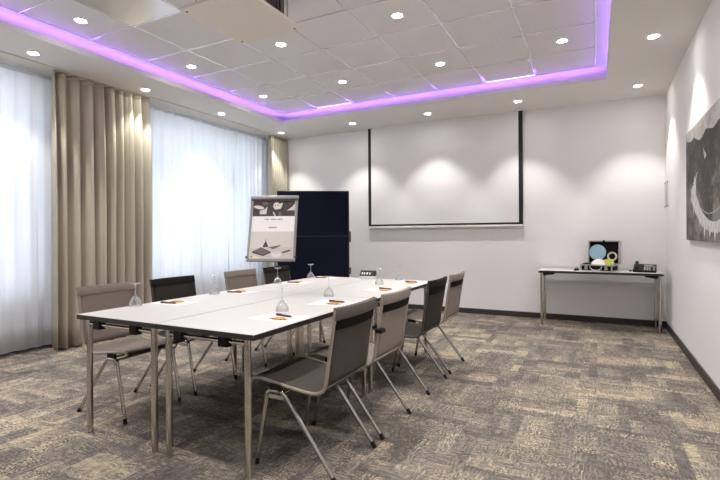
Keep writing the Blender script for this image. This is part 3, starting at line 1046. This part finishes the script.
# three loosely lit shapes in the strip: a bowl, a standing person, a sleeve
ell(x0 + 0.085, zt_ - 0.10, 0.075, 0.026, 3, 0.0008, rot=-0.2)
card([(x0 + 0.10, zt_ - 0.205), (x0 + 0.195, zt_ - 0.205), (x0 + 0.205, zt_ - 0.09), (x0 + 0.165, zt_ - 0.13), (x0 + 0.10, zt_ - 0.15)], 3, 0.0009)
ell(x0 + 0.17, zt_ - 0.035, 0.045, 0.03, 2, 0.0008)
ell(x0 + 0.335, zt_ - 0.078, 0.046, 0.056, 3, 0.0009)
card([(x0 + 0.33, zt_ - 0.135), (x0 + 0.40, zt_ - 0.12), (x0 + 0.43, zt_ - 0.03), (x0 + 0.36, zt_ - 0.05)], 3, 0.0008)
card([(x0 + 0.285, zt_ - 0.17), (x0 + 0.31, zt_ - 0.18), (x0 + 0.335, zt_ - hb), (x0 + 0.315, zt_ - hb)], 3, 0.0009)
card([(x0 + 0.36, zt_ - hb), (x0 + 0.42, zt_ - hb), (x0 + 0.40, zt_ - 0.165), (x0 + 0.37, zt_ - 0.18)], 2, 0.0008)
ell(x0 + 0.318, zt_ - 0.075, 0.011, 0.007, 1, 0.0012)
ell(x0 + 0.352, zt_ - 0.068, 0.011, 0.007, 1, 0.0012)
card([(x0 + 0.49, zt_ - 0.15), (x0 + 0.60, zt_ - 0.145), (x0 + 0.60, zt_ - 0.04), (x0 + 0.565, zt_ - 0.09)], 3, 0.0008)
# heading and lines of text, too small to read
def words(cx, z, w, h, mi, seed, wl):
    rw = random.Random(seed)
    x = cx - w / 2
    while x < cx + w / 2:
        for k in range(rw.choice(wl)):
            g = rw.uniform(0.55, 0.9) * h
            card([(x, z - h / 2), (x + g, z - h / 2), (x + g, z + h / 2 * rw.uniform(0.6, 1)), (x, z + h / 2)], mi, 0.0006)
            x += g + h * 0.22
        x += h * 0.7
words(0.0, zt_ - 0.282, 0.25, 0.020, 6, 2, (4, 5))
words(0.0, zt_ - 0.322, 0.42, 0.007, 7, 3, (4, 6, 8))
words(0.0, zt_ - 0.405, 0.12, 0.020, 6, 5, (6,))
zh = zt_ - 0.465
card([(x0, zb_), (x1, zb_), (x1, zh), (x0, zh)], 4, 0.0004)
card([(x0, zb_ + 0.14), (x1, zb_ + 0.155), (x1, zh), (x0, zh)], 3, 0.0006)
card([(x0 + 0.035, zb_ + 0.095), (x0 + 0.19, zb_ + 0.045), (x0 + 0.295, zb_ + 0.09), (x0 + 0.155, zb_ + 0.155)], 2, 0.0009)
card([(x0 + 0.035, zb_ + 0.075), (x0 + 0.19, zb_ + 0.025), (x0 + 0.295, zb_ + 0.075), (x0 + 0.295, zb_ + 0.09), (x0 + 0.19, zb_ + 0.045), (x0 + 0.035, zb_ + 0.095)], 1, 0.001)
card([(x0 + 0.175, zb_ + 0.155), (x0 + 0.255, zb_ + 0.155), (x0 + 0.238, zb_ + 0.205), (x0 + 0.222, zb_ + 0.235), (x0 + 0.215, zb_ + 0.29), (x0 + 0.209, zb_ + 0.235), (x0 + 0.192, zb_ + 0.205)], 1, 0.0011)
card([(x0 + 0.25, zb_ + 0.15), (x0 + 0.42, zb_ + 0.185), (x0 + 0.43, zb_ + 0.175), (x0 + 0.33, zb_ + 0.125)], 2, 0.0008)
ell(x0 + 0.37, zb_ + 0.05, 0.07, 0.04, 5, 0.0012)
ell(x0 + 0.37, zb_ + 0.075, 0.055, 0.022, 3, 0.0014)
card([(x0 + 0.44, zb_ + 0.085), (x0 + 0.47, zb_ + 0.065), (x0 + 0.58, zb_ + 0.10), (x0 + 0.55, zb_ + 0.12)], 2, 0.001)
card([(x0, zb_), (x0 + 0.16, zb_), (x0 + 0.10, zb_ + 0.03), (x0, zb_ + 0.035)], 8, 0.001)
card([(x0 + 0.005, zb_ + 0.012), (x0 + 0.045, zb_ + 0.012), (x0 + 0.045, zb_ + 0.022), (x0 + 0.005, zb_ + 0.022)], 1, 0.0013)
obj('poster_sheet', mb, [M['poster'], M['ink'], M['ink_mid'], M['ink_light'], M['ink_bg'], M['ink_cup'], M['ink_text'], M['ink_faint'], M['cream']], t)
for s in (-1, 1):
    obj('corner_cap', MB().box((s * a - 0.016, -0.019, -b + 0.05), (s * a + 0.016, -0.010, -b + 0.075), 0, TB), M['ink'], t)
obj('pole', MB().tube([(0.02, 0.02, 0.02), (0.02, 0.02, 0.86), (0.02, 0.11, 1.02), (0.02, 0.12, 1.25)], 0.02, 14), M['chrome'], t)
obj('base_plate', MB().rbox((-0.21, -0.24, 0.0), (0.25, 0.26, 0.02), 0.04), M['grey_alu'], t, bevel=0.004)
obj('back_plate', MB().box((-0.06, 0.012, -0.25), (0.10, 0.04, -0.02), 0, TB), M['black'], t)

# ------------------------------------------------------------------ pinboard
bx0, by0, bx1, by1 = -4.417, 5.848, -3.456, 6.42
ang = math.atan2(by1 - by0, bx1 - bx0)
bl = math.hypot(by1 - by0, bx1 - bx0)
t = thing('pinboard', 'tall dark navy two-panel pinboard standing right of the poster', 'pinboard', ((bx0 + bx1) / 2, (by0 + by1) / 2, 0), ang)
a = bl / 2
for z0, z1 in ((0.44, 1.193), (1.197, 1.89)):
    obj('felt_panel', MB().box((-a + 0.016, -0.012, z0), (a - 0.016, 0.012, z1)), M['navy'], t)
mb = MB()
for s in (-1, 1):
    mb.box((min(s * a, s * (a - 0.02)), -0.018, 0.42), (max(s * a, s * (a - 0.02)), 0.018, 1.90))
mb.box((-a, -0.018, 1.88), (a, 0.018, 1.90)).box((-a, -0.018, 0.42), (a, 0.018, 0.445)).box((-a + 0.02, -0.014, 1.188), (a - 0.02, 0.014, 1.202))
obj('board_frame', mb, M['dark_alu'], t, bevel=0.003)
for s in (-1, 1):
    obj('hinge_clip', MB().rbox((s * (a + 0.013) - 0.013, -0.03, 1.10), (s * (a + 0.013) + 0.013, 0.03, 1.265), 0.006), M['proj'], t)
    obj('lower_clip', MB().rbox((s * (a + 0.013) - 0.013, -0.03, 0.60), (s * (a + 0.013) + 0.013, 0.03, 0.70), 0.006), M['proj'], t)
    lg = obj('stand_post', MB().box((s * (a - 0.03) - 0.016, -0.016, 0.04), (s * (a - 0.03) + 0.016, 0.016, 0.43)), M['dark_alu'], t)
    obj('stand_foot', MB().rbox((s * (a - 0.03) - 0.022, -0.25, 0.0), (s * (a - 0.03) + 0.022, 0.25, 0.041), 0.015), M['dark_alu'], lg)

# ------------------------------------------------------------------ side table and what stands on it
ZS = 0.727
t = thing('side_table', 'long narrow white table with chrome legs against the back wall', 'table', (0.012, 6.825, 0))
a, b = 0.708, 0.255
obj('tabletop', MB().box((-a + 0.0015, -b + 0.0015, ZS - 0.012), (a - 0.0015, b - 0.0015, ZS)), M['top'], t)
obj('edge_band', MB().rbox((-a, -b, ZS - 0.030), (a, b, ZS - 0.0012), 0.03, seg=5), M['edge'], t)
for sx in (-1, 1):
    for sy in (-1, 1):
        x, y = sx * 0.665, sy * 0.205 + 0.0
        lg = obj('leg', MB().tube([(x, y, 0.012), (x, y, ZS - 0.03)], 0.019, 16), M['chrome'], t)
        obj('foot_cap', MB().tube([(x, y, 0), (x, y, 0.013)], 0.018, 16), M['grey_alu'], lg)
    obj('crossbar', MB().tube([(sx * 0.665, -0.205, ZS - 0.065), (sx * 0.665, 0.205, ZS - 0.065)], 0.0125, 10), M['chrome'], t)
    obj('folding_bracket', MB().prism([(sx * 0.645, ZS - 0.030), (sx * 0.50, ZS - 0.030), (sx * 0.52, ZS - 0.052), (sx * 0.645, ZS - 0.07)][::-sx], -0.20, -0.15, 'y'), M['black'], t)

# moderation case, open
zc = ZS + 0.0003
CRZ = math.radians(-16)
t = thing('equipment_case', 'open aluminium and black presentation case on the side table', 'case', (0.03, 6.79, zc), CRZ)
cw, cd, chh = 0.185, 0.135, 0.085
mb = MB()
mb.box((-cw, -cd, 0), (cw, -cd + 0.008, chh), 0).box((-cw, cd - 0.008, 0), (cw, cd, chh), 0)
mb.box((-cw, -cd + 0.008, 0), (-cw + 0.008, cd - 0.008, chh), 0).box((cw - 0.008, -cd + 0.008, 0), (cw, cd - 0.008, chh), 0)
mb.box((-cw + 0.008, -cd + 0.008, 0), (cw - 0.008, cd - 0.008, 0.010), 0)
mb.box((-cw + 0.008, -cd + 0.008, 0.010), (-0.088, cd - 0.04, 0.080), 0)
obj('case_shell', mb, M['foam'], t)
mb = MB()
e = 0.004
for sx in (-1, 1):
    for sy in (-1, 1):
        mb.box((sx * cw - 0.012 if sx > 0 else -cw - e, sy * cd - 0.012 if sy > 0 else -cd - e, 0), (cw + e if sx > 0 else -cw + 0.012, cd + e if sy > 0 else -cd + 0.012, chh))
for z0, z1 in ((0.0, 0.012), (chh - 0.014, chh + 0.003)):
    mb.box((-cw - e, -cd - e, z0), (cw + e, -cd + 0.002, z1)).box((-cw - e, cd - 0.002, z0), (cw + e, cd + e, z1))
    mb.box((-cw - e, -cd, z0), (-cw + 0.002, cd, z1)).box((cw - 0.002, -cd, z0), (cw + e, cd, z1))
obj('case_rim', mb, M['alu'], t, bevel=0.002)
for sx in (-1, 1):
    obj('latch', MB().rbox((sx * 0.118 - 0.018, -cd - 0.012, 0.022), (sx * 0.118 + 0.018, -cd - e + 0.001, 0.078), 0.003), M['alu'], t)
hp = [(0.07 * math.cos(q), -cd - 0.012 - 0.008 * math.sin(-q), 0.068 + 0.055 * math.sin(q)) for q in [-PI * k / 14 for k in range(15)]]
obj('handle', MB().tube(hp, 0.0075, 8), M['alu'], t)
# lid standing open behind
TL = Matrix.Translation((0.018, cd + 0.004, chh + 0.003)) @ Matrix.Rotation(math.radians(-6), 4, 'X')
lh = 0.30
mb = MB().box((-cw, 0.0, 0.0), (cw, 0.052, lh), 0, TL)
lid = obj('lid', mb, M['foam'], t)
mb = MB()
for lo, hi in (((-cw - e, -0.03, 0), (-cw + 0.010, 0.056, lh)), ((cw - 0.010, -0.03, 0), (cw + e, 0.056, lh)), ((-cw - e, -0.03, lh - 0.012), (cw + e, 0.056, lh + e)), ((-cw - e, -0.004, 0), (cw + e, 0.056, 0.010))):
    mb.box(lo, hi, 0, TL)
obj('lid_rim', mb, M['alu'], lid, bevel=0.002)
obj('lid_catch', MB().box((-0.012, -0.034, lh - 0.02), (0.012, -0.029, lh + 0.006), 0, TL), M['black'], lid)
Rz = Matrix.Rotation(CRZ, 4, 'Z')
def at_case(x, y, z):
    return Matrix.Translation((0.03, 6.79, zc)) @ Rz @ Vector((x, y, z))
def disc(name, r, th, mat, loc, tilt, label, cat, hole=0.0, grp=None):
    R = Matrix.Rotation(math.radians(90 + tilt), 4, 'X')
    prof = [(hole, 0), (r, 0), (r, th), (hole, th)]
    mb = MB().lathe(prof, 36, T=R, closed=hole > 0) if hole else MB().lathe([(0.0005, 0), (r, 0), (r, th), (0.0005, th)], 36, T=R)
    for i in range(len(mb.sm)):
        mb.sm[i] = False
    o = obj(name, mb, mat)
    o.location = at_case(*loc)
    o.rotation_euler = (0, 0, CRZ)
    return tag(o, label, cat, grp)
disc('card', 0.102, 0.004, M['blue_card'], (-0.050, 0.112, 0.236), -6, 'big light blue round card leaning in the open case lid', 'card')
disc('card', 0.080, 0.004, M['paper'], (0.0, -0.045, 0.090), -38, 'white round card lying tilted at the front of the case', 'card')
disc('card', 0.082, 0.004, M['green_card'], (0.088, 0.030, 0.085), -36, 'yellow-green round card standing half sunk in the case', 'card')
disc('tape_roll', 0.058, 0.022, M['cream'], (0.128, 0.110, 0.186), -8, 'cream ring-shaped tape roll standing before the lid', 'tape roll', hole=0.040)
for k in range(4):
    pth = MB().tube([(0, 0, 0), (0.0, 0.10, 0.0)], 0.010, 10)
    o = obj('marker', pth, M['black'])
    o.location = at_case(-0.164 + 0.0215 * k, -0.085 + 0.008 * (k % 2), 0.0905)
    o.rotation_euler = (0, 0, CRZ + (-0.08, 0.05, -0.03, 0.08)[k])
    tag(o, 'black marker, ' + ('outermost', 'second', 'third', 'innermost')[k] + ' of the four lying at the left end of the case', 'marker', 'black markers in the case')

# small gadget left of the case
t = thing('computer_mouse', 'small black rounded gadget on the side table left of the case', 'gadget', (-0.235, 6.74, zc), math.radians(60))
rows, rows2 = [], []
for i in range(9):
    f = i / 8
    ww = 0.030 * math.sin(PI * min(0.95, max(0.05, f))) ** 0.5
    row = []
    for k in range(9):
        q = -1 + 2 * k / 8
        row.append((-0.05 + 0.10 * f, ww * q, 0.004 + 0.030 * math.sin(PI * (0.1 + 0.85 * f)) * (1 - q * q) ** 0.5))
    rows.append(row)
    rows2.append([(p[0], p[1], 0.0) for p in row])
ms = obj('mouse_body', MB().slab(rows2, rows), M['black'], t)
obj('scroll_wheel', MB().tube([(0.022, -0.004, 0.033), (0.022, 0.004, 0.033)], 0.007, 10), M['key'], ms)

o = obj('note_slip', MB().box((-0.06, -0.025, 0), (0.06, 0.025, 0.0018)), M['cream'])
o.location = (0.31, 6.68, zc)
o.rotation_euler = (0, 0, 0.1)
tag(o, 'small cream paper slip on the side table between case and telephone', 'paper')

# telephone
t = thing('desk_telephone', 'black desk telephone at the right end of the side table', 'telephone', (0.535, 6.80, zc), math.radians(-8))
obj('phone_body', MB().prism([(-0.10, 0.0), (0.10, 0.0), (0.10, 0.090), (0.075, 0.095), (-0.10, 0.022)], -0.12, 0.125, 'x'), M['black'], t, bevel=0.004)
TP = Matrix.Translation((0, -0.10, 0.022)) @ Matrix.Rotation(math.atan2(0.073, 0.175), 4, 'X')
obj('phone_display', MB().box((-0.005, 0.115, 0.0), (0.085, 0.160, 0.005), 0, TP), M['lcd'], t)
mb = MB()
for i in range(4):
    for k in range(3):
        mb.box((-0.005 + k * 0.026, 0.018 + i * 0.022, 0), (0.014 + k * 0.026, 0.031 + i * 0.022, 0.005), 0, TP)
for i in range(5):
    mb.box((0.092, 0.02 + i * 0.026, 0), (0.112, 0.032 + i * 0.026, 0.005), 0, TP)
obj('phone_keys', mb, M['key'], t, bevel=0.001)
hs = [(-0.085, 0.005, 0.020), (-0.085, 0.018, 0.034), (-0.085, 0.05, 0.040), (-0.085, 0.13, 0.040), (-0.085, 0.162, 0.034), (-0.085, 0.178, 0.020)]
ho = obj('handset', MB().tube(hs, [0.022, 0.021, 0.016, 0.016, 0.021, 0.022], 12, T=TP), M['black'], t)
cp = []
for k in range(60):
    q = k / 59
    cp.append((-0.135 - 0.03 * math.sin(PI * q) + 0.006 * math.cos(2 * PI * 14 * q), -0.07 + 0.13 * q, 0.010 + 0.006 * math.sin(2 * PI * 14 * q)))
obj('handset_cord', MB().tube(cp, 0.0025, 6), M['black'], ho)
